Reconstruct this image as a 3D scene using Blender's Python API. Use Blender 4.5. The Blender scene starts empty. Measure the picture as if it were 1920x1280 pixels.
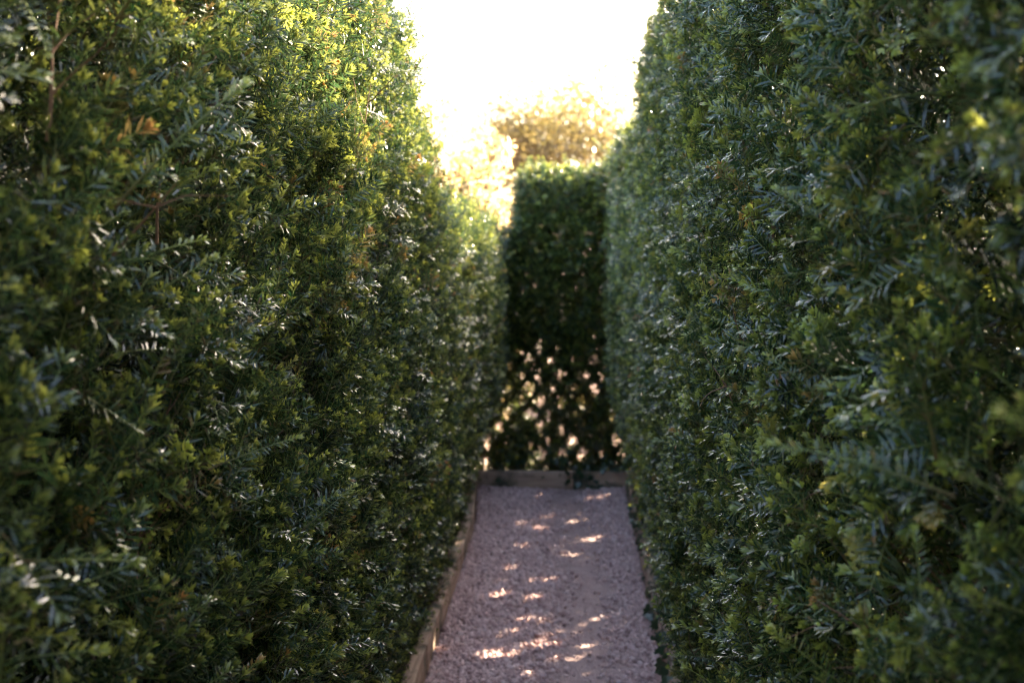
import bpy, math, random
import numpy as np
from mathutils import Vector, Matrix

rng = np.random.default_rng(7)
random.seed(7)
scene = bpy.context.scene
COL = scene.collection

# ------------------------------------------------------------------ camera
EYE = 1.6
LENS, FPX = 50.0, 1920 * 50.0 / 36.0
YAW, PITCH = math.radians(2.43), math.radians(-4.5)
cd = bpy.data.cameras.new('camera')
cd.lens = LENS; cd.sensor_width = 36.0; cd.clip_start = 0.02; cd.clip_end = 2000
cd.dof.use_dof = True; cd.dof.focus_distance = 2.35; cd.dof.aperture_fstop = 6.3
cd.dof.aperture_blades = 0
cam = bpy.data.objects.new('camera', cd); COL.objects.link(cam)
cam.location = (0, 0, EYE)
cam.rotation_euler = (math.pi / 2 + PITCH, 0, YAW)
scene.camera = cam

# ------------------------------------------------------------------ sky + sun
SUN_EL, SUN_AZ = math.radians(27), math.radians(38)      # azimuth to the right of straight ahead
SUN = np.array([math.sin(SUN_AZ) * math.cos(SUN_EL), math.cos(SUN_AZ) * math.cos(SUN_EL), math.sin(SUN_EL)])
w = bpy.data.worlds.new('World'); scene.world = w; w.use_nodes = True
nt = w.node_tree; nt.nodes.clear()
sky = nt.nodes.new('ShaderNodeTexSky'); sky.sky_type = 'NISHITA'; sky.sun_disc = False
sky.sun_elevation = SUN_EL; sky.sun_rotation = SUN_AZ
sky.air_density = 1.0; sky.dust_density = 5.5; sky.ozone_density = 0.3
bg = nt.nodes.new('ShaderNodeBackground'); bg.inputs['Strength'].default_value = 0.08
wo = nt.nodes.new('ShaderNodeOutputWorld')
nt.links.new(sky.outputs[0], bg.inputs[0]); nt.links.new(bg.outputs[0], wo.inputs[0])
sl = bpy.data.lights.new('sun', 'SUN'); sl.energy = 5.0; sl.angle = math.radians(0.5); sl.color = (1.0, 0.82, 0.59)
so = bpy.data.objects.new('sun', sl); COL.objects.link(so)
so.rotation_euler = Vector(-SUN).to_track_quat('-Z', 'Y').to_euler()
so.location = (6, 8, 8)

vs = scene.view_settings
scene.display_settings.display_device = 'sRGB'
vs.view_transform = 'Standard'; vs.look = 'None'; vs.gamma = 1; vs.use_curve_mapping = False
vs.exposure = 3.7
cy = scene.cycles
cy.max_bounces = 5; cy.diffuse_bounces = 3; cy.glossy_bounces = 1; cy.transmission_bounces = 3
cy.caustics_reflective = False; cy.caustics_refractive = False
cy.use_adaptive_sampling = True; cy.adaptive_threshold = 0.015
cy.use_denoising = True; cy.pixel_filter_type = 'BLACKMAN_HARRIS'; cy.filter_width = 1.1
try:
    cy.denoiser = 'OPENIMAGEDENOISE'; cy.denoising_input_passes = 'RGB_ALBEDO_NORMAL'
except Exception:
    pass
cy.sample_clamp_indirect = 0.5

# ------------------------------------------------------------------ helpers
def link(o, parent=None):
    COL.objects.link(o)
    if parent is not None: o.parent = parent
    return o

def thing(name, label, cat, loc=(0, 0, 0), group=None):
    o = bpy.data.objects.new(name, None); COL.objects.link(o)
    o.location = loc; o.empty_display_size = 0.1
    o['label'] = label; o['category'] = cat
    if group: o['group'] = group
    return o

def mesh_np(name, verts, faces, mats=(), smooth=False):
    """verts (n,3); faces list of index tuples or an (m,k) array"""
    me = bpy.data.meshes.new(name)
    if isinstance(faces, np.ndarray):
        m, k = faces.shape
        me.vertices.add(len(verts)); me.vertices.foreach_set('co', np.asarray(verts, np.float32).ravel())
        me.loops.add(m * k); me.loops.foreach_set('vertex_index', faces.astype(np.int32).ravel())
        me.polygons.add(m); me.polygons.foreach_set('loop_start', np.arange(0, m * k, k, dtype=np.int32))
        me.update(calc_edges=True); me.validate()
    else:
        me.from_pydata([tuple(map(float, v)) for v in verts], [], [tuple(map(int, f)) for f in faces]); me.update()
    for m_ in mats: me.materials.append(m_)
    if smooth: me.polygons.foreach_set('use_smooth', np.ones(len(me.polygons), bool))
    return me

def obj(name, me, parent=None):
    return link(bpy.data.objects.new(name, me), parent)

def fnoise(P, seed, wl, octaves=2):
    """smooth pseudo noise in about [-1,1] from summed plane waves; P (n,3)"""
    r = np.random.default_rng(seed); out = np.zeros(len(P)); amp = 1.0; tot = 0
    for o in range(octaves):
        for k in range(6):
            d = r.normal(size=3); d /= np.linalg.norm(d)
            out += amp * np.sin(P @ (d * 2 * math.pi / (wl * r.uniform(.75, 1.35))) + r.uniform(0, 6.28))
        tot += amp * 6 ** .5; amp *= .55; wl *= .45
    return out / tot

def px_ground(px, py, z=0.0):
    """photo pixel (1920x1280) -> point on the horizontal plane z"""
    v = Vector(((px - 960) / FPX, -(py - 640) / FPX, -1.0))
    v = cam.rotation_euler.to_matrix() @ v
    t = (z - EYE) / v.z
    return np.array([v.x * t, v.y * t, z])

# ------------------------------------------------------------------ materials
def new_mat(name):
    m = bpy.data.materials.new(name); m.use_nodes = True
    n = m.node_tree.nodes; b = n['Principled BSDF']
    return m, m.node_tree, n, b

def ramp(nt_, fac, stops):
    r = nt_.nodes.new('ShaderNodeValToRGB')
    el = r.color_ramp.elements
    el[0].position, el[0].color = stops[0][0], (*stops[0][1], 1)
    el[1].position, el[1].color = stops[-1][0], (*stops[-1][1], 1)
    for p, c in stops[1:-1]:
        e = el.new(p); e.color = (*c, 1)
    nt_.links.new(fac, r.inputs[0]); return r

def mixc(nt_, fac, a, b, mode='MIX'):
    m = nt_.nodes.new('ShaderNodeMix'); m.data_type = 'RGBA'; m.blend_type = mode
    for s, v in ((0, fac), (6, a), (7, b)):
        if isinstance(v, (float, int)): m.inputs[s].default_value = v
        elif isinstance(v, tuple): m.inputs[s].default_value = (*v, 1)
        else: nt_.links.new(v, m.inputs[s])
    return m.outputs[2]

def attr(nt_, name, typ='GEOMETRY'):
    a = nt_.nodes.new('ShaderNodeAttribute'); a.attribute_name = name; a.attribute_type = typ
    return a

def leaf_material(name, dark, mid, tip, odd, transl=0.35, rough=0.32):
    m, t, n, b = new_mat(name)
    tint = attr(t, 'tint', 'INSTANCER').outputs['Fac']
    age = attr(t, 'age').outputs['Fac']
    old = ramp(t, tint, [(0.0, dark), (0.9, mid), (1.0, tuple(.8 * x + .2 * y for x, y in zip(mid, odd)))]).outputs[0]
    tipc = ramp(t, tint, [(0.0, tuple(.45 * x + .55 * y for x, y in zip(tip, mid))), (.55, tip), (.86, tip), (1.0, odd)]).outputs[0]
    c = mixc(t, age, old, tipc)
    t.links.new(c, b.inputs['Base Color'])
    b.inputs['Roughness'].default_value = rough
    b.inputs['Specular IOR Level'].default_value = 0.7
    tr = n.new('ShaderNodeBsdfTranslucent')
    hs = n.new('ShaderNodeHueSaturation'); hs.inputs['Hue'].default_value = .47; hs.inputs['Value'].default_value = 4.0
    hs.inputs['Saturation'].default_value = 1.0
    t.links.new(c, hs.inputs['Color']); t.links.new(hs.outputs[0], tr.inputs[0])
    mx = n.new('ShaderNodeMixShader'); mx.inputs[0].default_value = transl
    t.links.new(b.outputs[0], mx.inputs[1]); t.links.new(tr.outputs[0], mx.inputs[2])
    t.links.new(mx.outputs[0], n['Material Output'].inputs[0])
    return m

M = {}
M['needle'] = leaf_material('yew_needles', (.0045, .0155, .0070), (.020, .055, .020), (.34, .41, .075), (.44, .24, .07), .14, .27)
M['tree_leaf'] = leaf_material('tree_leaves', (.026, .030, .010), (.055, .055, .016), (.115, .10, .03), (.13, .095, .028), .34, .4)
M['ivy'] = leaf_material('ivy_leaves', (.018, .042, .024), (.03, .065, .03), (.06, .1, .03), (.09, .1, .04), .15, .3)

def bark(name, c0, c1, rough=.85):
    m, t, n, b = new_mat(name)
    tc = n.new('ShaderNodeTexCoord'); mp = n.new('ShaderNodeMapping'); mp.inputs['Scale'].default_value = (30, 30, 6)
    nz = n.new('ShaderNodeTexNoise'); nz.inputs['Scale'].default_value = 2.0; nz.inputs['Detail'].default_value = 6
    t.links.new(tc.outputs['Object'], mp.inputs[0]); t.links.new(mp.outputs[0], nz.inputs[0])
    t.links.new(ramp(t, nz.outputs[0], [(.3, c0), (.7, c1)]).outputs[0], b.inputs['Base Color'])
    bp = n.new('ShaderNodeBump'); bp.inputs['Strength'].default_value = .5; bp.inputs['Distance'].default_value = .004
    t.links.new(nz.outputs[0], bp.inputs['Height']); t.links.new(bp.outputs[0], b.inputs['Normal'])
    b.inputs['Roughness'].default_value = rough
    return m
M['bark'] = bark('yew_bark', (.06, .032, .02), (.16, .085, .055))
M['dead'] = bark('dry_twig', (.12, .06, .035), (.26, .15, .09))
M['tree_bark'] = bark('tree_bark', (.07, .055, .045), (.16, .13, .1))

m, t, n, b = new_mat('green_stem')                      # young shoots, green turning brown with age
c = ramp(t, attr(t, 'age').outputs['Fac'], [(0, (.13, .075, .035)), (.45, (.12, .15, .04)), (1, (.2, .26, .06))]).outputs[0]
t.links.new(c, b.inputs['Base Color']); b.inputs['Roughness'].default_value = .55
M['stem'] = m

def timber(name, c0, c1, c2):
    m, t, n, b = new_mat(name)
    tc = n.new('ShaderNodeTexCoord'); oi = n.new('ShaderNodeObjectInfo')
    ad = n.new('ShaderNodeVectorMath'); ad.operation = 'ADD'
    t.links.new(tc.outputs['Object'], ad.inputs[0]); t.links.new(oi.outputs['Random'], ad.inputs[1])
    mp = n.new('ShaderNodeMapping'); mp.inputs['Scale'].default_value = (1.5, 28, 28)
    t.links.new(ad.outputs[0], mp.inputs[0])
    nz = n.new('ShaderNodeTexNoise'); nz.inputs['Scale'].default_value = 1.6; nz.inputs['Detail'].default_value = 7; nz.inputs['Distortion'].default_value = .6
    t.links.new(mp.outputs[0], nz.inputs[0])
    g = ramp(t, nz.outputs[0], [(.3, c0), (.55, c1), (.75, c2)]).outputs[0]
    n2 = n.new('ShaderNodeTexNoise'); n2.inputs['Scale'].default_value = 7; n2.inputs['Detail'].default_value = 5
    t.links.new(ad.outputs[0], n2.inputs[0])
    st = ramp(t, n2.outputs[0], [(.5, (0, 0, 0)), (.66, (1, 1, 1))]).outputs[0]
    g2 = mixc(t, st, g, (.07, .075, .05))                # damp, mossy stains
    t.links.new(g2, b.inputs['Base Color'])
    bp = n.new('ShaderNodeBump'); bp.inputs['Strength'].default_value = .6; bp.inputs['Distance'].default_value = .003
    t.links.new(nz.outputs[0], bp.inputs['Height']); t.links.new(bp.outputs[0], b.inputs['Normal'])
    b.inputs['Roughness'].default_value = .8
    return m
M['timber'] = timber('weathered_timber', (.34, .235, .18), (.54, .39, .30), (.66, .5, .4))
M['slat'] = timber('trellis_timber', (.07, .045, .032), (.11, .075, .055), (.15, .1, .075))

def earth(name, c0, c1, c2, sc, bump=.01):
    m, t, n, b = new_mat(name)
    tc = n.new('ShaderNodeTexCoord')
    nz = n.new('ShaderNodeTexNoise'); nz.inputs['Scale'].default_value = sc; nz.inputs['Detail'].default_value = 8; nz.inputs['Roughness'].default_value = .7
    t.links.new(tc.outputs['Object'], nz.inputs[0])
    vo = n.new('ShaderNodeTexVoronoi'); vo.inputs['Scale'].default_value = 95
    t.links.new(tc.outputs['Object'], vo.inputs[0])
    g = ramp(t, nz.outputs[0], [(.3, c0), (.5, c1), (.72, c2)]).outputs[0]
    v = n.new('ShaderNodeSeparateColor'); t.links.new(vo.outputs['Color'], v.inputs[0])
    g2 = mixc(t, .35, g, ramp(t, v.outputs[0], [(0, c0), (1, c2)]).outputs[0])
    t.links.new(g2, b.inputs['Base Color'])
    bp = n.new('ShaderNodeBump'); bp.inputs['Strength'].default_value = .7; bp.inputs['Distance'].default_value = bump
    t.links.new(vo.outputs['Distance'], bp.inputs['Height']); t.links.new(bp.outputs[0], b.inputs['Normal'])
    b.inputs['Roughness'].default_value = .95
    return m
M['path'] = earth('sandy_path', (.38, .255, .24), (.48, .335, .32), (.58, .42, .40), 9)
M['ground'] = earth('gravel_ground', (.15, .085, .065), (.21, .122, .092), (.27, .165, .125), 3)
M['soil'] = earth('dark_soil', (.035, .025, .018), (.06, .042, .03), (.1, .07, .05), 12, .02)

m, t, n, b = new_mat('gravel_stone')
a = attr(t, 'shade').outputs['Fac']
t.links.new(ramp(t, a, [(0, (.24, .145, .14)), (.3, (.60, .405, .39)), (.65, (.80, .59, .57)), (1, (.88, .72, .70))]).outputs[0], b.inputs['Base Color'])
b.inputs['Roughness'].default_value = .85
M['stone'] = m

# ------------------------------------------------------------------ mesh builders
def tube(pts, radii, sides=6):
    pts = [Vector(p) for p in pts]; V, F = [], []
    for i, p in enumerate(pts):
        d = (pts[min(i + 1, len(pts) - 1)] - pts[max(i - 1, 0)]).normalized()
        u = d.orthogonal().normalized(); v = d.cross(u)
        for k in range(sides):
            a = 2 * math.pi * k / sides
            V.append(tuple(p + radii[i] * (math.cos(a) * u + math.sin(a) * v)))
    for i in range(len(pts) - 1):
        for k in range(sides):
            F.append((i * sides + k, i * sides + (k + 1) % sides, (i + 1) * sides + (k + 1) % sides, (i + 1) * sides + k))
    F.append(tuple(range(sides - 1, -1, -1))); F.append(tuple((len(pts) - 1) * sides + k for k in range(sides)))
    return V, F

def box(x0, x1, y0, y1, z0, z1, bev=.004, warp=0.0, segs=1):
    """bevelled board (long axis x) with slightly uneven edges"""
    n_ = max(1, segs); V, F = [], []
    prof = [(y0 + bev, z0), (y1 - bev, z0), (y1, z0 + bev), (y1, z1 - bev), (y1 - bev, z1), (y0 + bev, z1), (y0, z1 - bev), (y0, z0 + bev)]
    for i in range(n_ + 1):
        x = x0 + (x1 - x0) * i / n_
        dy, dz = random.uniform(-warp, warp), random.uniform(-warp, warp)
        for (y, z) in prof: V.append((x, y + dy, z + dz + random.uniform(-warp, warp) * .3))
    for i in range(n_):
        for k in range(8):
            F.append((i * 8 + k, (i + 1) * 8 + k, (i + 1) * 8 + (k + 1) % 8, i * 8 + (k + 1) % 8))
    F.append(tuple(range(8))); F.append(tuple(n_ * 8 + k for k in range(7, -1, -1)))
    return V, F

class Sprig:
    """a yew shoot: stem along +Y, needles combed to both sides, +Z is the upper side"""
    def __init__(self): self.V, self.F, self.age, self.mat = [], [], [], []
    def needle(self, base, d, up, ln, wd, age, bend):
        d = d.normalized(); s = d.cross(up).normalized(); u = s.cross(d)
        i = len(self.V)
        q = [base + s * wd * .22, base - s * wd * .22,
             base + d * ln * .55 + u * bend * .5 + s * wd * .5, base + d * ln * .55 + u * bend * .5 - s * wd * .5,
             base + d * ln - u * bend * .3]
        self.V += [tuple(x) for x in q]; self.age += [age * .8] * 2 + [age] * 2 + [min(1, age + .12)]
        self.F += [(i, i + 1, i + 3, i + 2), (i + 2, i + 3, i + 4)]; self.mat += [0, 0]
    def shoot(self, p0, d0, length, up, ln=.026, step=.0070, curve=0.0, flat=.8, age0=0.0, age1=1.0, tip=.2, r0=.0014, bare=.04):
        p = Vector(p0); d = Vector(d0).normalized(); n_ = int(length / step)
        pts, rr, ages = [p.copy()], [r0], [age0]
        side_ax = d.cross(up).normalized()
        for k in range(n_):
            f = k / n_
            d = (d + Vector(up) * curve / n_ + Vector((random.gauss(0, .012), 0, random.gauss(0, .012)))).normalized()
            p = p + d * step
            s = d.cross(up).normalized(); u = s.cross(d)
            a = age0 if f < 1 - tip else age0 + (age1 - age0) * ((f - 1 + tip) / tip)
            if k % 2 == 0: pts.append(p.copy()); rr.append(r0 * (1 - .65 * f)); ages.append(min(1, .2 + .8 * f))
            if f < bare: continue
            env = min(1, .55 + f * 3) * (1 - .5 * max(0, (f - .72) / .28))
            for sg in (-1, 1):
                if random.random() < .05: continue
                roll = random.gauss(.24, .32) + (1 - flat) * random.uniform(-1.6, 1.9)
                fw = .48 + .75 * max(0, (f - .7) / .3) + random.gauss(0, .2)
                nd = s * sg * math.cos(roll) + u * math.sin(roll)
                nd = nd * math.cos(fw) + d * math.sin(fw)
                l_ = ln * env * random.uniform(.78, 1.12)
                self.needle(p, nd, (u + d * .25).normalized(), l_, random.uniform(.0030, .0040), min(1, max(0, a + random.gauss(0, .06))), random.gauss(.0022, .0014))
        for _ in range(5):                                 # the bud end
            nd = d + s * random.gauss(0, .35) + u * random.gauss(0, .35)
            self.needle(p, nd, u, ln * random.uniform(.4, .62), .0033, age1, .001)
        b0 = len(self.V)
        v, f_ = tube(pts, rr, 4)
        self.V += v; self.F += [tuple(b0 + i for i in q) for q in f_]; self.mat += [1] * len(f_)
        for a in ages: self.age += [a * .9] * 4
        return pts
    def mesh(self, name):
        me = mesh_np(name, self.V, self.F, (M['needle'], M['stem']))
        me.polygons.foreach_set('material_index', np.array(self.mat, np.int32))
        at = me.attributes.new('age', 'FLOAT', 'POINT'); at.data.foreach_set('value', np.array(self.age, np.float32))
        return me

UP = Vector((0, 0, 1)); Y = Vector((0, 1, 0))
def sprig_mesh(kind, i):
    random.seed(100 + kind * 10 + i); s = Sprig()
    if kind == 0:                                          # flat comb
        s.shoot((0, 0, 0), Y, random.uniform(.085, .11), UP, age1=.45, tip=.14, curve=random.uniform(-.5, .1), flat=.9)
    elif kind == 1:                                        # forked branchlet
        L = random.uniform(.075, .095)
        pts = s.shoot((0, 0, 0), Y, L, UP, age1=.55, tip=.18, curve=-.2, flat=.75)
        for sg in (-1, 1):
            q = pts[int(len(pts) * random.uniform(.25, .5))]
            s.shoot(q, Y * .75 + Vector((sg * .7, 0, random.uniform(-.1, .3))), random.uniform(.035, .055), UP, ln=.021, age1=.5, tip=.3, flat=.7)
    elif kind == 2:                                        # bushy short shoots round the axis
        pts = s.shoot((0, 0, 0), Y, .06, UP, ln=.021, age1=.6, tip=.3, flat=.35, step=.0052)
        for k in range(3):
            a = random.uniform(0, 6.28); q = pts[int(len(pts) * random.uniform(.2, .6))]
            s.shoot(q, Y * .8 + Vector((math.cos(a), 0, math.sin(a))) * .7, random.uniform(.025, .04), UP, ln=.019, age1=.75, tip=.35, flat=.5, step=.0052)
    elif kind == 3:                                        # fresh pale tip
        pts = s.shoot((0, 0, 0), Y, .05, UP, ln=.019, age0=.1, age1=1, tip=.75, flat=.5, step=.0042)
        for sg in (-1, 1):
            s.shoot(pts[len(pts) // 2], Y + Vector((sg * .6, 0, .25)), .026, UP, ln=.016, age0=.3, age1=1, tip=.8, flat=.5, step=.0042)
    elif kind == 4:                                        # long arching shoot
        s.shoot((0, 0, 0), Y, .20, UP, ln=.023, step=.0078, age0=.05, age1=.8, tip=.3, curve=-.55, flat=.95, r0=.002, bare=.1)
    elif kind == 5:                                        # upright long shoot with side shoots
        pts = s.shoot((0, 0, 0), Y, .15, UP, ln=.018, step=.0072, age0=.05, age1=.9, tip=.25, curve=.2, flat=.6, r0=.0019, bare=.15)
        for k in range(4):
            q = pts[int(len(pts) * random.uniform(.3, .8))]; sg = (-1) ** k
            s.shoot(q, Y * .8 + Vector((sg * .6, 0, .2)), random.uniform(.03, .05), UP, ln=.019, age1=.9, tip=.4, flat=.8)
    return s.mesh('sprig')
SPRIGS = [sprig_mesh(k, i) for k, cnt in ((0, 3), (1, 2), (2, 2), (3, 2), (4, 2), (5, 1)) for i in range(cnt)]
KIND = np.array([k for k, cnt in ((0, 3), (1, 2), (2, 2), (3, 2), (4, 2), (5, 1)) for i in range(cnt)])
BYKIND = [np.where(KIND == k)[0] for k in range(6)]
SLEN = np.array([.1, .09, .06, .055, .2, .15])[KIND]

# ------------------------------------------------------------------ the setting: ground, path, soil beds
XL, XR, YEND = -.515, .33, 8.70                              # inner faces of the edging boards
g = obj('ground', mesh_np('ground', [(-400, -400, -.012), (400, -400, -.012), (400, 900, -.012), (-400, 900, -.012)], [(0, 1, 2, 3)], [M['ground']]))
g['kind'] = 'structure'

nx, ny = 34, 300
gx, gy = np.meshgrid(np.linspace(XL, XR, nx), np.linspace(-2.5, YEND, ny))
P = np.stack([gx.ravel(), gy.ravel(), np.zeros(nx * ny)], 1)
P[:, 0] -= .07 * np.clip((P[:, 1] - 7.3) / 1.4, 0, 1) ** 1.5 * np.clip((XR - P[:, 0]) / (XR - XL), 0, 1)   # the path widens at its end
crown = .012 * (np.abs((P[:, 0] + .06) / .42) ** 2)
P[:, 2] = crown + .004 * fnoise(P, 3, .25, 3)
path_z = lambda Q: .012 * (np.abs((Q[:, 0] + .06) / .42) ** 2)
q = np.arange(nx * ny).reshape(ny, nx)
F = np.stack([q[:-1, :-1], q[:-1, 1:], q[1:, 1:], q[1:, :-1]], -1).reshape(-1, 4)
pth = obj('path', mesh_np('path', P, F, [M['path']], True)); pth['kind'] = 'structure'

def bed(x0, x1, y0, y1, sd):
    a, b_ = np.meshgrid(np.linspace(x0, x1, 16), np.linspace(y0, y1, max(8, int((y1 - y0) * 8))))
    Q = np.stack([a.ravel(), b_.ravel(), np.full(a.size, .05)], 1); Q[:, 2] += .018 * fnoise(Q, sd, .3, 3)
    r_, c_ = a.shape; k = np.arange(r_ * c_).reshape(r_, c_)
    o = obj('soil_bed', mesh_np('soil_bed', Q, np.stack([k[:-1, :-1], k[:-1, 1:], k[1:, 1:], k[1:, :-1]], -1).reshape(-1, 4), [M['soil']], True))
    o['kind'] = 'structure'
bed(-1.5, XL - .135, -2.5, 9.6, 11); bed(XR + .052, 1.2, -2.5, 9.9, 12); bed(XL - .049, XR + .049, YEND + .052, 9.55, 13)

# loose gravel: many small stones, sparse on the trodden middle
N = 56000
S = np.stack([rng.uniform(XL + .005, XR - .005, N), rng.uniform(3.6, YEND - .01, N), np.zeros(N)], 1)
S[:, 0] -= .07 * np.clip((S[:, 1] - 7.3) / 1.4, 0, 1) ** 1.5 * np.clip((XR - S[:, 0]) / (XR - XL), 0, 1)
mid = np.exp(-((S[:, 0] - .03 - .05 * np.sin(S[:, 1] * 1.3)) / .17) ** 2)
keep = rng.random(N) > mid * .97 + .18 * (fnoise(S, 21, .3, 2) > .3)
S = S[keep]; N = len(S)
ph = (1 + 5 ** .5) / 2
ICO = np.array([(-1, ph, 0), (1, ph, 0), (-1, -ph, 0), (1, -ph, 0), (0, -1, ph), (0, 1, ph), (0, -1, -ph), (0, 1, -ph), (ph, 0, -1), (ph, 0, 1), (-ph, 0, -1), (-ph, 0, 1)]) / 1.9
ICF = np.array([(0, 11, 5), (0, 5, 1), (0, 1, 7), (0, 7, 10), (0, 10, 11), (1, 5, 9), (5, 11, 4), (11, 10, 2), (10, 7, 6), (7, 1, 8), (3, 9, 4), (3, 4, 2), (3, 2, 6), (3, 6, 8), (3, 8, 9), (4, 9, 5), (2, 4, 11), (6, 2, 10), (8, 6, 7), (9, 8, 1)])
sz = .0038 + .0085 * rng.random(N) ** 2.3
r3 = rng.normal(size=(N, 3, 3)); qq, _ = np.linalg.qr(r3)
el = np.stack([rng.uniform(.8, 1.35, N), rng.uniform(.7, 1.1, N), rng.uniform(.45, .85, N)], 1)
V = ICO[None] * (1 + .22 * rng.normal(size=(N, 12, 1)))
V = np.einsum('nij,nkj->nki', qq, V * el[:, None, :]) * sz[:, None, None]
V += S[:, None, :]; V[:, :, 2] += (path_z(S) + sz * rng.uniform(.0, .7, N))[:, None]
me = mesh_np('gravel', V.reshape(-1, 3), (ICF[None] + 12 * np.arange(N)[:, None, None]).reshape(-1, 3), [M['stone']])
at = me.attributes.new('shade', 'FLOAT', 'POINT'); at.data.foreach_set('value', np.repeat(rng.beta(2.2, 2.2, N), 12).astype(np.float32))
gv = obj('gravel', me); gv['kind'] = 'stuff'; gv['label'] = 'loose mauve grey gravel scattered over the path'; gv['category'] = 'gravel'

# ------------------------------------------------------------------ timber edging boards
def edging(label, boards):
    t_ = thing('timber_edging', label, 'edging', boards[0][0], 'timber boards edging the path')
    for (p0, p1) in boards:
        a, b_ = Vector(p0), Vector(p1); L = (b_ - a).length
        v, f = box(-L / 2, L / 2, -.024, .024, -.045, random.uniform(.104, .109), .005, .0015, 12)
        o = obj('board', mesh_np('board', v, f, [M['timber']]), t_)
        o.matrix_world = Matrix.Translation((a + b_) / 2 - Vector(boards[0][0])) @ Matrix.Rotation(math.atan2((b_ - a).y, (b_ - a).x), 4, 'Z')
    return t_
lx, rx = XL - .026, XR + .026
edging('weathered timber edging below the hedge with the sunlit top', [((lx, .2, 0), (lx + .004, 2.595, 0)), ((lx + .002, 2.6, 0), (lx - .003, 5.0, 0)), ((lx, 5.006, 0), (lx + .002, 7.38, 0)), ((lx, 7.387, 0), (lx - .068, YEND - .004, 0))])
edging('timber edging half hidden by ivy below the taller shaded hedge', [((rx, .2, 0), (rx - .004, 2.595, 0)), ((rx, 2.6, 0), (rx + .003, 5.0, 0)), ((rx, 5.006, 0), (rx - .003, 7.38, 0)), ((rx, 7.387, 0), (rx, YEND - .002, 0))])
edging('timber board set across the closed end of the gravel path', [((XL - .13, YEND + .026, 0), (.004, YEND + .026, 0)), ((.01, YEND + .028, 0), (XR + .05, YEND + .026, 0))])

# ------------------------------------------------------------------ gaps through which the sun reaches the path
SPOTS = [(1004, 933, 7), (1062, 932, 8), (1112, 938, 6), (965, 964, 5), (963, 975, 5), (994, 963, 5), (1024, 971, 8), (1048, 971, 4), (1085, 965, 5), (1072, 979, 7), (1088, 977, 7),
         (973, 984, 7), (1000, 995, 6), (1021, 994, 6), (1032, 1016, 6), (1098, 1012, 8), (1112, 1013, 6), (957, 1027, 6), (968, 1027, 7), (980, 1027, 6), (1043, 1027, 6), (1066, 1028, 4), (1060, 1041, 8), (1101, 1040, 8), (956, 1042, 5),
         (945, 1069, 10), (962, 1069, 10), (960, 1085, 5), (995, 1089, 8), (1012, 1091, 7), (1028, 1090, 8), (931, 1119, 10), (985, 1125, 6), (1002, 1126, 6), (1034, 1126, 9), (967, 1164, 6), (995, 1163, 9), (1012, 1167, 9), (1112, 1162, 6), (1122, 1161, 9),
         (935, 1182, 5), (956, 1187, 7), (1020, 1188, 7), (1080, 1187, 7), (983, 1212, 9), (1002, 1213, 9), (1028, 1210, 9), (1095, 1214, 7), (908, 1230, 10), (930, 1233, 10), (961, 1233, 7), (1030, 1239, 7), (1078, 1234, 10), (968, 1268, 5), (982, 1268, 6),
         (786, 1235, 11), (783, 1258, 9), (806, 1072, 7), (1253, 1250, 8), (1218, 1070, 7)]
SPOTS = [q_ for q_ in SPOTS if q_[2] >= 6]
TUBE_P = np.array([px_ground(x, y, .0) for x, y, r in SPOTS])
TUBE_R = np.array([r / FPX * p[1] * .8 for (x, y, r), p in zip(SPOTS, TUBE_P)])
TUBE_R = np.clip(TUBE_R * .45, .0025, .0075)

def carve(B, D, L, S=1.0):
    """True for shoots (base B, direction D, length L) that stand in one of the gaps"""
    bad = np.zeros(len(B), bool)
    for f in (0.0, .33, .66, 1.0):
        Q = B + D * (L * f)[:, None]
        for p, r in zip(TUBE_P, TUBE_R):
            v = Q - p; tt = v @ SUN
            d2 = (v * v).sum(1) - tt * tt
            bad |= d2 < (r + .0125 * S * (0.3 + .7 * (f > 0))) ** 2
    return bad

# ------------------------------------------------------------------ hedges
def sstep(x, a, b_):
    t_ = np.clip((x - a) / (b_ - a), 0, 1); return t_ * t_ * (3 - 2 * t_)

def euler_from(D, Zr):
    """rotation with +Y -> D and +Z near Zr, as XYZ euler"""
    Yv = D / np.linalg.norm(D, axis=1, keepdims=True)
    Zv = Zr - (Zr * Yv).sum(1, keepdims=True) * Yv; Zv /= np.linalg.norm(Zv, axis=1, keepdims=True) + 1e-9
    Xv = np.cross(Yv, Zv)
    e = np.empty_like(D)
    e[:, 1] = np.arcsin(np.clip(-Xv[:, 2], -1, 1))
    e[:, 0] = np.arctan2(Yv[:, 2], Zv[:, 2]); e[:, 2] = np.arctan2(Xv[:, 1], Xv[:, 0])
    return e

def orient(Nrm, up_w, out_w, spread, n_):
    D = Nrm * out_w + np.array([0, 0, 1.0]) * (up_w if np.ndim(up_w) == 0 else up_w[:, None]) + rng.normal(size=(n_, 3)) * spread
    D /= np.linalg.norm(D, axis=1, keepdims=True)
    Zr = np.array([0, -.55, .75]) + Nrm * .6 + rng.normal(size=(n_, 3)) * .5
    return D, Zr

def finish(B, D, Zr, depth, mix, tint_mu, scale=(.75, 1.12)):
    n_ = len(B); kinds = rng.choice(6, n_, p=np.array(mix) / sum(mix))
    idx = np.array([rng.choice(BYKIND[k]) for k in kinds])
    sc_ = rng.uniform(scale[0], scale[1], n_) if isinstance(scale, tuple) else scale
    tint = np.clip(rng.beta(2, 2.4, n_) + tint_mu + .16 * fnoise(B, 77, .45, 2), 0, .9)
    odd = rng.random(n_) < .025; tint[odd] = rng.uniform(.93, 1, odd.sum())
    return dict(B=B, D=D, E=euler_from(D, Zr), idx=idx, s=sc_, tint=tint, depth=depth)

def cat(parts): return {k: np.concatenate([p[k] for p in parts]) for k in parts[0]}
def sel(d, mask): return {k: v[mask] for k, v in d.items()}

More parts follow.
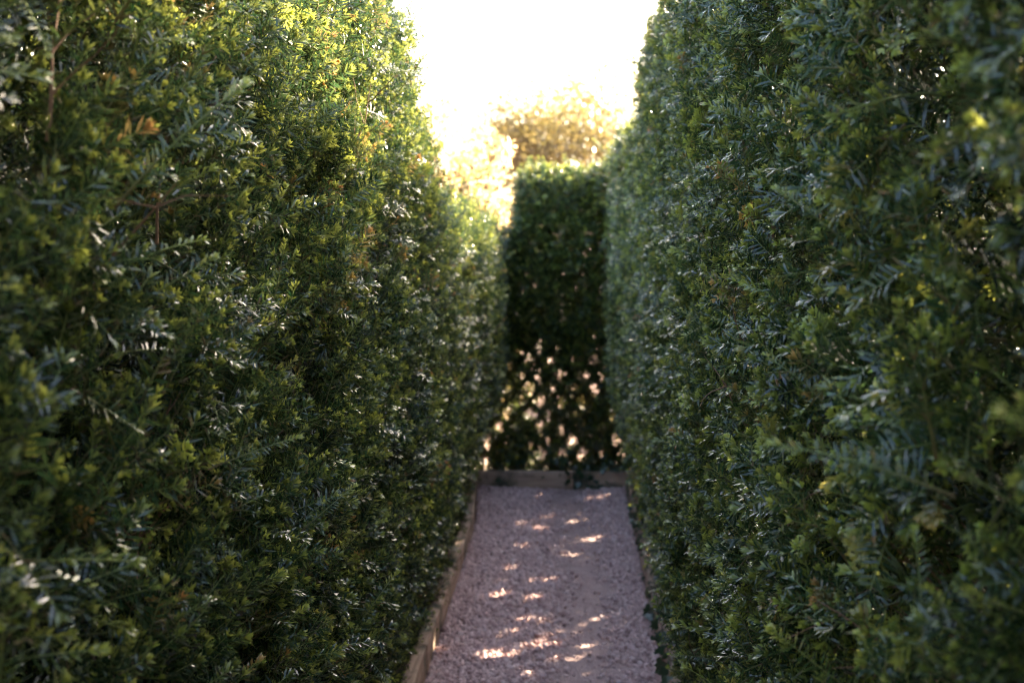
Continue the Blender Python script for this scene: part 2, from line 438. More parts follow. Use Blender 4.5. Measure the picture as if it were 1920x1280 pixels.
def left_L(y, z):
    base = .42 + (.13 + .06 * sstep(y, 7.0, 8.4)) * (1 - sstep(z, .12, .72)) + .015 * sstep(z, 1.0, 2.1)
    return base + .03 * sstep(3.0 - y, 0, 2.5)
def left_H(y):
    return 2.2 - .2 * sstep(y, 4.05, 4.4) - .27 * sstep(y, 4.45, 4.95) - .07 * sstep(y, 5.5, 8.5) + .025 * np.sin(y * 2.1)
def right_L(y, z):
    return .385 - .115 * sstep(z, .1, .65) + .03 * sstep(2.2 - y, 0, 1.6) - .045 * sstep(y, 6.3, 7.5) * sstep(z, .3, .8)
def right_H(y):
    return 2.42 + .10 * sstep(4.3 - y, 0, 1.2) - .29 * sstep(y, 6.05, 6.4) + .02 * np.sin(y * 2.7)

def corridor(s, Lf, Hf, y0, y1, T, dens, seed, up_w, mix, tint_mu):
    parts = []
    # inner face
    area = (y1 - y0) * 2.6; n_ = int(area * dens)
    y = rng.uniform(y0, y1, n_); z = rng.uniform(.04, 2.72, n_); H = Hf(y)
    k = z < H - .02; k &= (y > .7) | (rng.random(n_) < .25)
    y, z, H = y[k], z[k], H[k]; n_ = len(y)
    P0 = np.stack([np.full(n_, s * .4), y, z], 1)
    rnd = .09 * np.clip((z - (H - .28)) / .28, 0, 1) ** 2
    bump = .020 * fnoise(P0, seed, .55, 2) + .013 * fnoise(P0, seed + 1, .17, 2)
    cle = fnoise(P0, seed + 2, .26, 2)                       # clefts between the branch ends
    shal = rng.random(n_) < .76
    depth = np.where(shal, .03 + .06 * rng.random(n_), .15 + .16 * rng.random(n_))
    thr = .5 - .28 * sstep(2.4 - y, 0, 1.2)
    tuft = fnoise(P0, seed + 8, .115, 2)
    k = ~((depth < .095) & (tuft > .27)) & ~((depth < .10) & (cle > thr)) & ~((depth < .2) & (cle > thr + .32)) & ~((z < .32) & (rng.random(n_) < .35))
    x = s * (Lf(y, z) + rnd + bump + depth)
    B = np.stack([x, y, z], 1)[k]; n_ = len(B); dp = depth[k]; scl = np.where(shal[k], rng.uniform(.62, 1.12, n_), rng.uniform(1.0, 1.4, n_))
    Nn = np.tile([-s, -.12, 0.], (n_, 1))
    uw = rng.normal(up_w[0], up_w[1], n_)
    fld = np.stack([fnoise(B, seed + 20 + j, .22, 2) for j in range(3)], 1)
    D, Zr = orient(Nn + fld * np.array([.25, .75, .55]), uw, .66, .27, n_); Zr = Zr + .5 * fld[:, [2, 0, 1]]
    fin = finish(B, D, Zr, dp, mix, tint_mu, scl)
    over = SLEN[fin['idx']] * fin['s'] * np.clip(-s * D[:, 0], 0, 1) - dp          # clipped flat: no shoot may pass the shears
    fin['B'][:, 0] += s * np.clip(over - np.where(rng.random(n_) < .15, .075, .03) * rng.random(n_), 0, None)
    fin['tint'] = np.where(dp > .1, fin['tint'] * .35, fin['tint'])                  # old dull inner needles, their colour darkened further to shade the gaps black
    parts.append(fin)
    # top
    n_ = int((y1 - y0) * T * dens * .35)
    y = rng.uniform(y0, y1, n_); a = rng.random(n_); H = Hf(y)
    P0 = np.stack([s * (.4 + a * T), y, np.full(n_, 2.2)], 1)
    depth = .05 + .2 * rng.random(n_) ** 1.5
    z = H - depth - .09 * np.clip(1 - a * T / .2, 0, 1) ** 2 + .03 * fnoise(P0, seed + 3, .4, 2)
    B = np.stack([s * (Lf(y, H) + a * T), y, z], 1)
    D, Zr = orient(np.tile([-s * .1, 0., 1.], (n_, 1)), .2, .8, .45, n_)
    parts.append(finish(B, D, Zr + np.array([-.5 * s, -.5, 0]), depth, mix, tint_mu + .1))
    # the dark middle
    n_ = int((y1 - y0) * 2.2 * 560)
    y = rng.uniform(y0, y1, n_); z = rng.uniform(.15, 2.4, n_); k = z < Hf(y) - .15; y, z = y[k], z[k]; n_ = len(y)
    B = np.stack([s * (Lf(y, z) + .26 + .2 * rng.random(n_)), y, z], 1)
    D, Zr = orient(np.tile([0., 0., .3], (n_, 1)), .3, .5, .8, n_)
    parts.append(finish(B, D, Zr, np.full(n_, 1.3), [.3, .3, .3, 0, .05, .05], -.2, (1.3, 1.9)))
    # outer face, and the far end
    n_ = int((y1 - y0) * 2.2 * dens * .40)
    y = rng.uniform(y0, y1, n_); z = rng.uniform(.06, 2.72, n_); z = np.where(rng.random(n_) < .45, z * .5, z); k = z < Hf(y); y, z = y[k], z[k]; n_ = len(y)
    depth = .05 + .2 * rng.random(n_)
    P0 = np.stack([np.full(n_, s * 1.1), y, z], 1)
    B = np.stack([s * (Lf(y, z) + T - depth + .03 * fnoise(P0, seed + 4, .5, 2)), y, z], 1)
    D, Zr = orient(np.tile([float(s), 0., 0.], (n_, 1)), .4, .85, .42, n_)
    parts.append(finish(B, D, Zr, depth + 1, mix, tint_mu, (1.3, 1.8)))
    for ye, sg in ((y1, 1.), (y0, -1.)):
        n_ = int(T * 2.2 * dens * .35)
        z = rng.uniform(.06, float(Hf(np.array([ye]))[0]) - .05, n_); a = rng.random(n_); depth = .05 + .2 * rng.random(n_)
        B = np.stack([s * (Lf(np.full(n_, ye), z) + .05 + a * (T - .1)), ye - sg * depth, z], 1)
        D, Zr = orient(np.tile([0., sg, 0.], (n_, 1)), .4, .85, .42, n_)
        parts.append(finish(B, D, Zr, depth + 1, mix, tint_mu))
    return cat(parts)

def foliage(name, d, parent):
    me = bpy.data.meshes.new(name); n_ = len(d['B'])
    me.vertices.add(n_); me.vertices.foreach_set('co', d['B'].astype(np.float32).ravel())
    for nm, ty, v in (('rot', 'FLOAT_VECTOR', d['E']), ('siz', 'FLOAT', d['s']), ('tint', 'FLOAT', d['tint']), ('idx', 'INT', d['idx'])):
        a_ = me.attributes.new(nm, ty, 'POINT')
        a_.data.foreach_set('vector' if ty == 'FLOAT_VECTOR' else 'value', np.ascontiguousarray(v.ravel(), np.int32 if ty == 'INT' else np.float32))
    me.materials.append(M['needle']); me.materials.append(M['stem'])
    o = obj(name, me, parent); o['kind'] = 'stuff'
    md = o.modifiers.new('shoots', 'NODES'); md.node_group = GN
    return o

def make_gn(protos):
    ng = bpy.data.node_groups.new('shoots', 'GeometryNodeTree')
    ng.interface.new_socket('Geometry', in_out='INPUT', socket_type='NodeSocketGeometry')
    ng.interface.new_socket('Geometry', in_out='OUTPUT', socket_type='NodeSocketGeometry')
    N_ = ng.nodes; Lk = ng.links.new
    gi = N_.new('NodeGroupInput'); go = N_.new('NodeGroupOutput'); jn = N_.new('GeometryNodeJoinGeometry')
    def named(nm, ty):
        a_ = N_.new('GeometryNodeInputNamedAttribute'); a_.data_type = ty; a_.inputs['Name'].default_value = nm; return a_.outputs['Attribute']
    rot, siz, idx = named('rot', 'FLOAT_VECTOR'), named('siz', 'FLOAT'), named('idx', 'INT')
    e2r = N_.new('FunctionNodeEulerToRotation'); Lk(rot, e2r.inputs[0])
    for k, po in enumerate(protos):
        oi = N_.new('GeometryNodeObjectInfo'); oi.transform_space = 'ORIGINAL'; oi.inputs['Object'].default_value = po
        cmp_ = N_.new('FunctionNodeCompare'); cmp_.data_type = 'INT'; cmp_.operation = 'EQUAL'
        ins = [s_ for s_ in cmp_.inputs if s_.type == 'INT']
        Lk(idx, ins[0]); ins[1].default_value = k
        ip = N_.new('GeometryNodeInstanceOnPoints')
        Lk(gi.outputs[0], ip.inputs['Points']); Lk(cmp_.outputs[0], ip.inputs['Selection'])
        Lk(oi.outputs['Geometry'], ip.inputs['Instance']); Lk(e2r.outputs[0], ip.inputs['Rotation']); Lk(siz, ip.inputs['Scale'])
        Lk(ip.outputs[0], jn.inputs[0])
    Lk(jn.outputs[0], go.inputs[0])
    return ng

def pixel_of(B):
    R = np.array(cam.rotation_euler.to_matrix())
    c_ = (B - np.array([0, 0, EYE])) @ R
    d_ = -c_[:, 2]
    return 960 + FPX * c_[:, 0] / np.maximum(d_, .01), 640 - FPX * c_[:, 1] / np.maximum(d_, .01), d_

def pick_parts(d, n_, dmin=.5):
    px, py, dist = pixel_of(d['B'])
    ok = (px > -20) & (px < 1940) & (py > -20) & (py < 1300) & (dist > dmin) & (d['depth'] < .115)
    score = np.where(ok, SLEN[d['idx']] * d['s'] / np.maximum(dist, .1), -1)
    # spread over the whole near face instead of the first few centimetres
    score *= rng.uniform(.35, 1, len(score))
    top = np.argsort(-score)[:n_]
    mk = np.zeros(len(score), bool); mk[top[score[top] > 0]] = True
    return mk

def sprig_objs(d, parent):
    out = []
    for B, E, i, s_, ti in zip(d['B'], d['E'], d['idx'], d['s'], d['tint']):
        o = bpy.data.objects.new('sprig', SPRIGS[i]); COL.objects.link(o); o.parent = parent
        o.location = Vector(B) - parent.location; o.rotation_euler = E; o.scale = (s_,) * 3; o['tint'] = float(ti)
        out.append(o)
    return out

def trunk_with_branches(parent, x, y, h, s, seed):
    random.seed(seed); org = parent.location
    p = Vector((x, y, -.03)); pts, rr = [], []
    for i in range(8):
        f = i / 7
        pts.append(p - org); rr.append(.034 * (1 - .8 * f) * random.uniform(.9, 1.1) + .004)
        p = p + Vector((random.gauss(0, .03), random.gauss(0, .035), h / 7.4))
    v, f = tube(pts, rr, 7)
    tr = obj('trunk', mesh_np('trunk', v, f, [M['bark']], True), parent)
    for k in range(7):
        i = random.randint(1, 6); b0 = pts[i]; a = random.uniform(0, 6.28)
        d = Vector((math.cos(a), math.sin(a), random.uniform(.2, 1.0))).normalized(); L = random.uniform(.2, .34)
        bp = [b0]; q_ = b0.copy()
        for j in range(5):
            d = (d + Vector((random.gauss(0, .18), random.gauss(0, .18), random.gauss(.05, .15)))).normalized(); q_ = q_ + d * L / 5; bp.append(q_.copy())
        v, f = tube(bp, [.012 * (1 - .15 * j) for j in range(6)], 5)
        obj('branch', mesh_np('branch', v, f, [M['bark']], True), tr)

GROUP = 'clipped yew hedges round the path'
hl = thing('yew_hedge', 'long yew hedge with its upper part catching low sun, bare timber edging at its foot', 'hedge', (-.95, 3.5, 0), GROUP)
hr = thing('yew_hedge', 'tallest yew hedge in full shade with many yellow and orange tips, ivy at its foot', 'hedge', (.75, 3.5, 0), GROUP)
he = thing('yew_hedge', 'short dark yew hedge closing the end of the path, lattice showing through its thin base', 'hedge', (-.1, 9.1, 0), GROUP)

MIXL = [.35, .33, .17, .06, .05, .04]
MIXR = [.25, .25, .17, .26, .04, .03]
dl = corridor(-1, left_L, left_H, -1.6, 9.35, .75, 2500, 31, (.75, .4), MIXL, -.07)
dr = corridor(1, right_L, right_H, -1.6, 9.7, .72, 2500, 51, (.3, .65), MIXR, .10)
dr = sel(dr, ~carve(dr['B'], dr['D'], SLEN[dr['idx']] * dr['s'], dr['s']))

# end hedge: dense above, only a thin leafy screen on the lattice below
EH = 1.97
def end_hedge():
    parts = []; xa, xb = -.52, .42; T = .5; yf = 8.80
    n_ = int(.94 * 1.5 * 6500)
    x = rng.uniform(xa, xb, n_); z = rng.uniform(.5, EH, n_); depth = .04 + .26 * rng.random(n_) ** 1.2
    edge = xa + .20 * sstep(z, .9, EH) + .03 * np.sin(z * 9)
    k = (x > edge) & (rng.random(n_) < sstep(z + .10 * np.sin(x * 14 + 1) + .08 * np.sin(x * 37), .5, 1.12))
    x, z, depth = x[k], z[k], depth[k]; n_ = len(x)
    P0 = np.stack([x, np.full(n_, 9.), z], 1)
    rnd = .12 * np.clip((z - EH + .25) / .25, 0, 1) ** 2
    B = np.stack([x, yf + rnd + depth + .03 * fnoise(P0, 61, .4, 2), z], 1)
    D, Zr = orient(np.tile([0., -1., 0.], (n_, 1)), .35, .8, .45, n_); parts.append(finish(B, D, Zr, depth, [.2, .25, .25, .3, 0, 0], .3))
    n_ = int(.94 * T * 1700)                                  # top
    x = rng.uniform(xa + .2, xb, n_); a = rng.random(n_); depth = .04 + .2 * rng.random(n_)
    B = np.stack([x, yf + a * T, EH - depth - .05 * (2 * a - 1) ** 2], 1)
    D, Zr = orient(np.tile([0., 0., 1.], (n_, 1)), .2, .8, .5, n_); parts.append(finish(B, D, Zr, depth + 1, MIXR, .1))
    n_ = int(.94 * 1.2 * 4500)                                # back
    x = rng.uniform(xa, xb, n_); z = rng.uniform(.6, EH, n_); depth = .04 + .2 * rng.random(n_); k = (x > xa + .2 * sstep(z, .9, EH)) & (rng.random(n_) < sstep(z + .12 * np.sin(x * 17), .7, 1.15))
    x, z, depth = x[k], z[k], depth[k]; n_ = len(x)
    B = np.stack([x, yf + T - depth, z], 1)
    D, Zr = orient(np.tile([0., 1., 0.], (n_, 1)), .35, .8, .45, n_); parts.append(finish(B, D, Zr, depth + 1, MIXL, 0))
    n_ = int(T * 1.2 * 1800)                                  # free side
    z = rng.uniform(.9, EH - .05, n_); depth = .03 + .12 * rng.random(n_); yy = yf + .05 + rng.random(n_) * (T - .1)
    B = np.stack([xa + .2 * sstep(z, .9, EH) + depth, yy, z], 1)
    D, Zr = orient(np.tile([-1., 0., 0.], (n_, 1)), .35, .8, .45, n_); parts.append(finish(B, D, Zr, depth + 1, MIXL, .1))
    # thin screen on the lattice: leafy along the slats and the stems, open in the diamonds
    n_ = 11000
    x = rng.uniform(xa, xb, n_); z = rng.uniform(.06, 1.0, n_); dy = rng.normal(0, .045, n_)
    sp = .135
    u = ((x + z * .8) / sp) % 1; v = ((x - z * .8) / sp) % 1
    dd = np.minimum(np.minimum(u, 1 - u), np.minimum(v, 1 - v))
    P0 = np.stack([x, np.zeros(n_), z], 1)
    clump = fnoise(P0, 63, .30, 2) + .55 * sstep(z, .62, .95) + .9 * (1 - sstep(z, .08, .2)) + .3 * np.exp(-((x + .12) / .05) ** 2)
    k = (dd < .17) & (rng.random(n_) < .8 + .4 * clump) | (clump > .36)
    B = np.stack([x, 8.99 + dy, z], 1)[k]; n_ = len(B)
    D, Zr = orient(np.tile([0., -.6, 0.], (n_, 1)), .2, .6, .6, n_); parts.append(finish(B, D, Zr, np.abs(dy[k]) + .02, [.2, .2, .35, .15, 0, 0], .02, (.55, .85)))
    return cat(parts)
de = end_hedge()
de = sel(de, ~((de['B'][:, 2] < .95) & carve(de['B'], de['D'], SLEN[de['idx']] * de['s'], de['s'])))

# bare hollows where old wood shows
HOLL = [(np.array([-.53, 1.72, 1.27]), .085), (np.array([.40, 1.52, 1.23]), .085), (np.array([-.60, 4.6, .35]), .10), (np.array([-.62, 6.2, .45]), .09)]
def hollow(d):
    bad = np.zeros(len(d['B']), bool)
    for c_, r in HOLL: bad |= ((d['B'] + d['D'] * .04 - c_) ** 2).sum(1) < r * r
    return sel(d, ~bad)
dl, dr = hollow(dl), hollow(dr)

# one real shoot of every form is a part of the hedge and also the pattern for the mass of foliage
protos = []
for d_, hh, cnt in ((dl, hl, 290), (dr, hr, 290), (de, he, 160)):
    mk = pick_parts(d_, cnt)
    objs = sprig_objs(sel(d_, mk), hh)
    d_['keep'] = ~mk
    if hh is hl:
        for k in range(len(SPRIGS)):
            c_ = [o for o in objs if o.data is SPRIGS[k]]
            if not c_:
                j = np.where(~mk & (d_['idx'] == k))[0][0]
                c_ = sprig_objs({q_: d_[q_][j:j + 1] for q_ in ('B', 'E', 'idx', 's', 'tint')}, hh)
            protos.append(c_[0])
GN = make_gn(protos)
def px_wall(px, py, x):
    v = cam.rotation_euler.to_matrix() @ Vector(((px - 960) / FPX, -(py - 640) / FPX, -1.0))
    return np.array([x, v.y * x / v.x, EYE + v.z * x / v.x])
SHOOTS = [(hl, -.46, 215, 390, 430, 130, 10, .95), (hl, -.45, 300, 700, 405, 560, 11, .75), (hl, -.44, 390, 880, 560, 800, 9, .6), (hl, -.44, 560, 250, 632, 190, 9, .6),
          (hl, -.44, 770, 640, 860, 560, 9, .65), (hl, -.44, 505, 600, 545, 420, 11, .8), (hl, -.45, 735, 75, 775, 20, 11, .8), (hl, -.43, 560, 1000, 660, 900, 9, .6),
          (hr, .30, 1790, 930, 1580, 850, 9, .75), (hr, .30, 1600, 470, 1510, 380, 10, .55), (hr, .29, 1560, 770, 1470, 680, 9, .5), (hr, .29, 1340, 640, 1270, 560, 9, .5),
          (hr, .29, 1360, 1240, 1250, 1220, 9, .55), (hr, .30, 1730, 1250, 1730, 1110, 10, .6)]
for hh, xw, ax, ay, bx_, by_, k_, sc_ in SHOOTS:
    a_ = px_wall(ax, ay, xw); b_ = px_wall(bx_, by_, xw)
    r_ = cam.rotation_euler.to_matrix(); dd_ = Vector((bx_ - ax, ay - by_, 0)).normalized()
    D_ = np.array(r_ @ dd_)[None]                            # lies across the line of sight, then leans into the path
    sprig_objs(dict(B=a_[None], E=euler_from(D_, np.array([[0., -.9, .45]])), idx=[k_], s=[sc_], tint=[.55]), hh)

for d_, hh in ((dl, hl), (dr, hr), (de, he)):
    dd = sel({k: v for k, v in d_.items()}, d_['keep'])
    dd['B'] = dd['B'] - np.array(hh.location)
    foliage('foliage', dd, hh)

for i, y in enumerate(np.arange(.2, 9.2, .75)): trunk_with_branches(hl, -.92 + random.uniform(-.06, .06), y + random.uniform(-.1, .1), 1.8 if y < 4.2 else 1.4, -1, 300 + i)
for i, y in enumerate(np.arange(.3, 9.6, .75)): trunk_with_branches(hr, .70 + random.uniform(-.05, .05), y + random.uniform(-.1, .1), 2.1, 1, 340 + i)
for i, x in enumerate((-.36, -.12, .22)): trunk_with_branches(he, x, 9.08 + random.uniform(-.03, .03), 1.7, 1, 380 + i)

# dry bare twigs in the hollows and along the foot of the sunlit hedge
def dead_twig(parent, p, d, L, seed):
    random.seed(seed); V, F = [], []
    def add(p_, d_, L_, r_, lvl):
        pts = [p_.copy()]
        for j in range(5):
            d_ = (d_ + Vector([random.gauss(0, .16) for _ in range(3)])).normalized(); p_ = p_ + d_ * L_ / 5; pts.append(p_.copy())
        v, f = tube(pts, [r_ * (1 - .15 * j) for j in range(6)], 4); b0 = len(V)
        V.extend(v); F.extend([tuple(b0 + i for i in q_) for q_ in f])
        if lvl:
            for _ in range(3):
                add(random.choice(pts[1:5]).copy(), (d_ + Vector([random.gauss(0, .8) for _ in range(3)])).normalized(), L_ * random.uniform(.35, .6), r_ * .6, lvl - 1)
    add(Vector(p) - parent.location, Vector(d).normalized(), L, .0024, 1)
    obj('dry_twig', mesh_np('dry_twig', V, F, [M['dead']]), parent)
for j in range(34):
    hh, s = (hl, 1) if j % 2 else (hr, -1)
    y = 1.3 + 5.5 * random.random() ** 1.6; z = random.uniform(.3, 2.0)
    x = -(left_L(y, z) + .05) if s == 1 else right_L(y, z) + .05
    dead_twig(hh, (x, y, z), (s * .12, random.gauss(0, .25), 1), random.uniform(.12, .26), 800 + j)
k = 0
for (c_, r), hh, s in ((HOLL[0], hl, 1), (HOLL[1], hr, -1), (HOLL[2], hl, 1), (HOLL[3], hl, 1)):
    for j in range(12):
        p = Vector(c_) + Vector((-s * random.uniform(.0, .09), random.gauss(0, .05), random.gauss(-.03, .06)))
        dead_twig(hh, p, (s * .35, random.gauss(0, .4), random.uniform(-.5, 1)), random.uniform(.09, .2), 500 + k); k += 1
for j in range(46):
    y = random.uniform(4.0, 8.4)
    dead_twig(hl, (-.66 + random.gauss(0, .05), y, .05 + random.random() * .15), (random.uniform(.1, .8), random.gauss(0, .7), random.uniform(.1, .9)), random.uniform(.1, .25), 600 + j)

# ------------------------------------------------------------------ lattice fence inside the end hedge
tr = thing('lattice_fence', 'dark diagonal timber lattice half overgrown at the foot of the short hedge', 'lattice', (-.08, 9.02, 0))
x0, x1, z0, z1, sp = -.56, .44, .06, 1.0, .135
def clip_slat(c, sgn):
    """line x = c + sgn*z*0.8 inside the panel"""
    a = (x0 - c) / (.8 * sgn); b_ = (x1 - c) / (.8 * sgn)
    lo, hi = max(z0, min(a, b_)), min(z1, max(a, b_))
    return (lo, hi) if hi - lo > .05 else None
for sgn, yo in ((1, -.006), (-1, .006)):
    c = math.floor((x0 - 1) / sp) * sp
    while c < x1 + 1:
        r = clip_slat(c, sgn)
        if r:
            za, zb = r; a = Vector((c + sgn * za * .8, yo, za)); b_ = Vector((c + sgn * zb * .8, yo, zb)); L = (b_ - a).length
            v, f = box(-L / 2, L / 2, -.005, .005, -.014, .014, .0015, .0008, 4)
            o = obj('slat', mesh_np('slat', v, f, [M['slat']]), tr)
            mid_ = (a + b_) / 2 - Vector((tr.location.x, 0, 0))
            o.matrix_world = Matrix.Translation(mid_) @ Matrix.Rotation(-math.atan2(b_.z - a.z, b_.x - a.x), 4, 'Y')
        c += sp
for xx in (x0 - .02, x1 + .02):
    v, f = box(-.55, .55, -.02, .02, -.02, .02, .003, .001, 4)
    o = obj('post', mesh_np('post', v, f, [M['slat']]), tr)
    o.matrix_world = Matrix.Translation((xx - tr.location.x, .028, .52)) @ Matrix.Rotation(math.pi / 2, 4, 'Y')

# ------------------------------------------------------------------ ivy
def ivy_leaf(seed):
    random.seed(seed)
    out = [(0, 0), (.34, -.10), (.46, .18), (.26, .34), (.34, .66), (.12, .62), (0, 1.0), (-.12, .62), (-.34, .66), (-.26, .34), (-.46, .18), (-.34, -.10)]
    V = [(0, .3, .06)] + [(x * random.uniform(.9, 1.1), y * random.uniform(.95, 1.05), -.25 * x * x + .05 * math.sin(3 * y)) for x, y in out]
    me = mesh_np('ivy_leaf', np.array(V) * .05, [(0, i, i % 12 + 1) for i in range(1, 13)], [M['ivy']], True)
    at = me.attributes.new('age', 'FLOAT', 'POINT'); at.data.foreach_set('value', np.full(13, .1, np.float32)); return me
LEAVES = [ivy_leaf(s) for s in range(4)]
def ivy(label, line, nleaf, spread, face, seed):
    random.seed(seed); t_ = thing('ivy_plant', label, 'ivy', line[0], 'ivy creeping over the edging'); org = t_.location
    v, f = tube([Vector(p) + Vector((0, 0, random.uniform(0, .01))) - org for p in line], [.003] * len(line), 5)
    obj('stem', mesh_np('stem', v, f, [M['bark']]), t_)
    for k in range(nleaf):
        i = random.randint(0, len(line) - 2); f_ = random.random()
        p = Vector(line[i]).lerp(Vector(line[i + 1]), f_) + Vector([random.gauss(0, s) for s in spread])
        p.z = max(p.z, .03)
        if face[0] < -.5: p.x = max(p.x, .322)
        n_ = (Vector(face) + Vector([random.gauss(0, .45) for _ in range(3)])).normalized()
        d = Vector((random.gauss(0, 1), random.gauss(0, 1), random.gauss(-.6, .6))); d = (d - d.dot(n_) * n_).normalized()
        o = bpy.data.objects.new('leaf', LEAVES[k % 4]); COL.objects.link(o); o.parent = t_
        R = Matrix((d.cross(n_), d, n_)).transposed().to_4x4()
        o.matrix_world = Matrix.Translation(p - org) @ R @ Matrix.Scale(random.uniform(.55, 1.15), 4)
        o['tint'] = random.random() * .7
ivy('ivy trailing over the board at the closed end of the path', [(-.5, 8.80, .11), (-.2, 8.79, .13), (.03, 8.74, .12), (.04, 8.69, .03)], 90, (.1, .03, .06), (0, -.7, .6), 1)
ivy('ivy in the corner where end board meets the shaded hedge', [(.04, 8.70, .1), (.2, 8.76, .12), (.33, 8.74, .14)], 70, (.06, .03, .05), (-.2, -.7, .6), 2)
ivy('ivy covering the far stretch of edging below the shaded hedge', [(.36, 8.3, .1), (.345, 7.6, .12), (.34, 6.9, .1), (.35, 6.2, .12)], 85, (.035, .1, .05), (-.7, -.3, .6), 3)
ivy('ivy covering the near stretch of edging below the shaded hedge', [(.35, 6.0, .1), (.34, 5.4, .11), (.345, 4.7, .1)], 85, (.035, .1, .05), (-.7, -.3, .6), 4)

# ------------------------------------------------------------------ trees and shrubs beyond
def leafy(name, label, loc, h, rad, nleaf, leaf, seed, blobs=9, group=None, mat='tree_leaf', catg='tree', low=.35):
    random.seed(seed); r_ = np.random.default_rng(seed)
    t_ = thing(name, label, catg, loc, group)
    pts = [Vector((0, 0, -.05))]; p = Vector((0, 0, 0))
    for i in range(6):
        p = p + Vector((random.gauss(0, .02 * h), random.gauss(0, .02 * h), h * .13)); pts.append(p.copy())
    v, f = tube(pts, [h * .022 * (1 - .11 * i) for i in range(7)], 8)
    tk = obj('trunk', mesh_np('trunk', v, f, [M['tree_bark']], True), t_)
    cs = []
    for k in range(blobs):
        a = 2.4 * k + random.random(); rr_ = rad * (.2 + .62 * random.random())
        c_ = Vector((rr_ * math.cos(a), rr_ * math.sin(a), h * (low + (1 - low) * random.uniform(.15, .86)))); cs.append((c_, rad * random.uniform(.28, .46)))
        b0 = pts[random.randint(3, 6)]; mid_ = b0.lerp(c_, .5) + Vector((0, 0, -.04 * h))
        v, f = tube([b0, mid_, c_], [h * .008, h * .006, h * .003], 5); obj('limb', mesh_np('limb', v, f, [M['tree_bark']], True), tk)
    ci = r_.integers(0, len(cs), nleaf)
    C = np.array([tuple(c_[0]) for c_ in cs])[ci]; R_ = np.array([c_[1] for c_ in cs])[ci]
    dv = r_.normal(size=(nleaf, 3)); dv /= np.linalg.norm(dv, axis=1, keepdims=True)
    Q = C + dv * (R_ * r_.random(nleaf) ** .45)[:, None] * np.array([1, 1, .85])
    Q = Q[Q[:, 2] > .05]; nl = len(Q)
    A = r_.normal(size=(nl, 3)); A /= np.linalg.norm(A, axis=1, keepdims=True)
    Bv = np.cross(A, r_.normal(size=(nl, 3))); Bv /= np.linalg.norm(Bv, axis=1, keepdims=True)
    ls = leaf * r_.uniform(.6, 1.3, nl)[:, None]
    W = np.stack([Q - A * ls, Q + Bv * ls * .45, Q + A * ls, Q - Bv * ls * .45], 1).reshape(-1, 3)
    me = mesh_np('crown', W, np.arange(nl * 4).reshape(-1, 4), [M[mat]])
    at = me.attributes.new('age', 'FLOAT', 'POINT'); at.data.foreach_set('value', np.repeat(r_.random(nl) * .9, 4).astype(np.float32))
    cr = obj('crown', me, t_); cr['tint'] = .5
    return t_
M['golden_leaf'] = leaf_material('backlit_leaves', (.08, .08, .03), (.15, .135, .055), (.28, .235, .11), (.3, .2, .08), .5, .35)
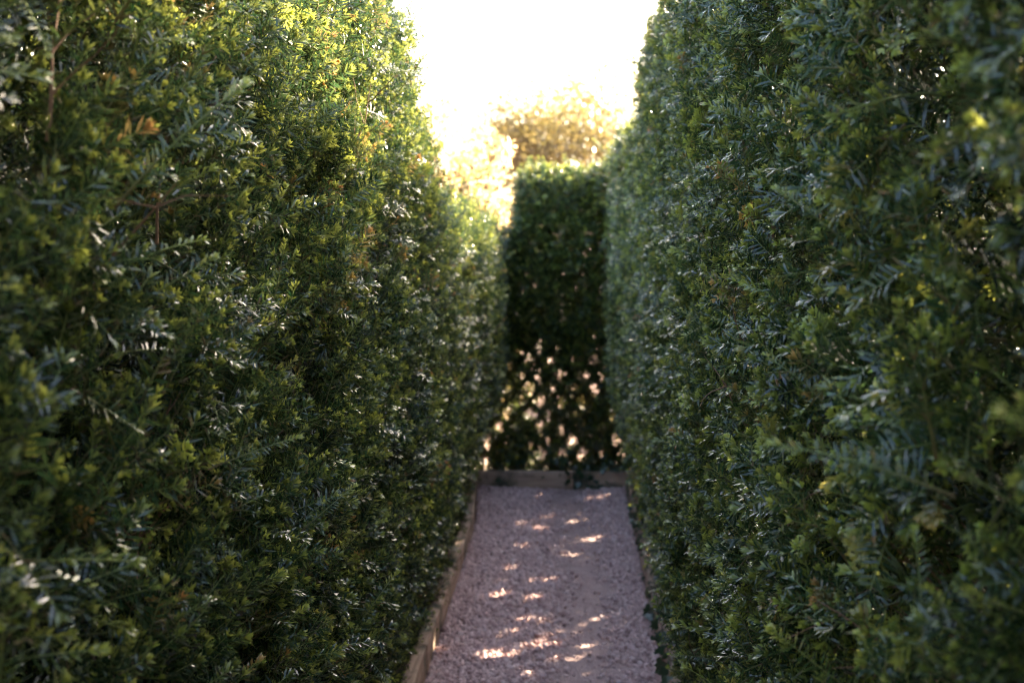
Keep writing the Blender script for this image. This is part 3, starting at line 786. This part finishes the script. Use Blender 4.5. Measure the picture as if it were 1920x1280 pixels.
def leafy_hedge(label, x0, x1, y, T, top, nleaf, leaf, seed):
    r_ = np.random.default_rng(seed); t_ = thing('beech_hedge', label, 'hedge', ((x0 + x1) / 2, y, 0)); org = np.array(t_.location)
    Q = np.stack([r_.uniform(x0, x1, nleaf), y + T * (r_.random(nleaf) - .5), .1 + (top + .1) * r_.random(nleaf)], 1)
    H_ = top - .36 * sstep(Q[:, 0], x1 - .6, x1) ** 1.3 + .08 * fnoise(Q * np.array([1, 1, .2]), seed, .35, 2)
    ok = (Q[:, 2] < H_) & (fnoise(Q, seed + 1, .16, 2) < .75) & (Q[:, 0] < x1 - .05 + .08 * fnoise(Q, seed + 2, .3, 2))
    Q = Q[ok] - org; nl = len(Q)
    A = r_.normal(size=(nl, 3)); A /= np.linalg.norm(A, axis=1, keepdims=True)
    Bv = np.cross(A, r_.normal(size=(nl, 3))); Bv /= np.linalg.norm(Bv, axis=1, keepdims=True)
    ls = leaf * r_.uniform(.6, 1.3, nl)[:, None]
    W = np.stack([Q - A * ls, Q + Bv * ls * .5, Q + A * ls, Q - Bv * ls * .5], 1).reshape(-1, 3)
    me = mesh_np('foliage', W, np.arange(nl * 4).reshape(-1, 4), [M['golden_leaf']])
    at = me.attributes.new('age', 'FLOAT', 'POINT'); at.data.foreach_set('value', np.repeat(r_.random(nl), 4).astype(np.float32))
    fo = obj('foliage', me, t_); fo['kind'] = 'stuff'; fo['tint'] = .5
    random.seed(seed)
    for i in range(6):
        x = x0 + (x1 - x0) * (i + .5) / 6; p = Vector((x, y, -.05)); pts = []
        for j in range(6):
            pts.append(p - t_.location); p = p + Vector((random.gauss(0, .05), random.gauss(0, .03), top * .15))
        v, f = tube(pts, [.022 * (1 - .14 * j) for j in range(6)], 6); obj('trunk', mesh_np('trunk', v, f, [M['tree_bark']], True), t_)
leafy_hedge('golden backlit leafy hedge glowing in the gap beside the short end hedge', -3.2, -.42, 11.2, 0.34, 2.6, 30000, .026, 41)
TG = 'trees beyond the hedges'
leafy('tree', 'broad golden green tree rising behind the short end hedge', (-.15, 31, 0), 4.95, 3.1, 20000, .055, 1, 26, TG, low=.5)
leafy('tree', 'small hazy tree in the gap beside the golden tree', (-2.2, 36, 0), 4.3, 1.6, 6000, .09, 2, 8, TG)
leafy('tree', 'tree half hidden behind the tall shaded hedge', (3.4, 30, 0), 4.6, 2.0, 7000, .08, 3, 12, TG)
SG = 'sunlit shrubs beyond the lattice'
leafy('shrub', 'yellow green shrub glowing behind the lattice, nearest the free side of the hedge', (-.75, 11.7, 0), .75, .42, 2600, .026, 5, 9, SG, 'tree_leaf', 'shrub', .1)
leafy('shrub', 'low yellow green shrub seen through the middle of the lattice', (.12, 10.6, 0), .42, .3, 1900, .024, 6, 8, SG, 'tree_leaf', 'shrub', .1)
leafy('shrub', 'rounded shrub standing on the sunlit gravel beyond the lattice', (.65, 13.4, 0), 1.0, .6, 3000, .03, 7, 10, SG, 'tree_leaf', 'shrub', .1)
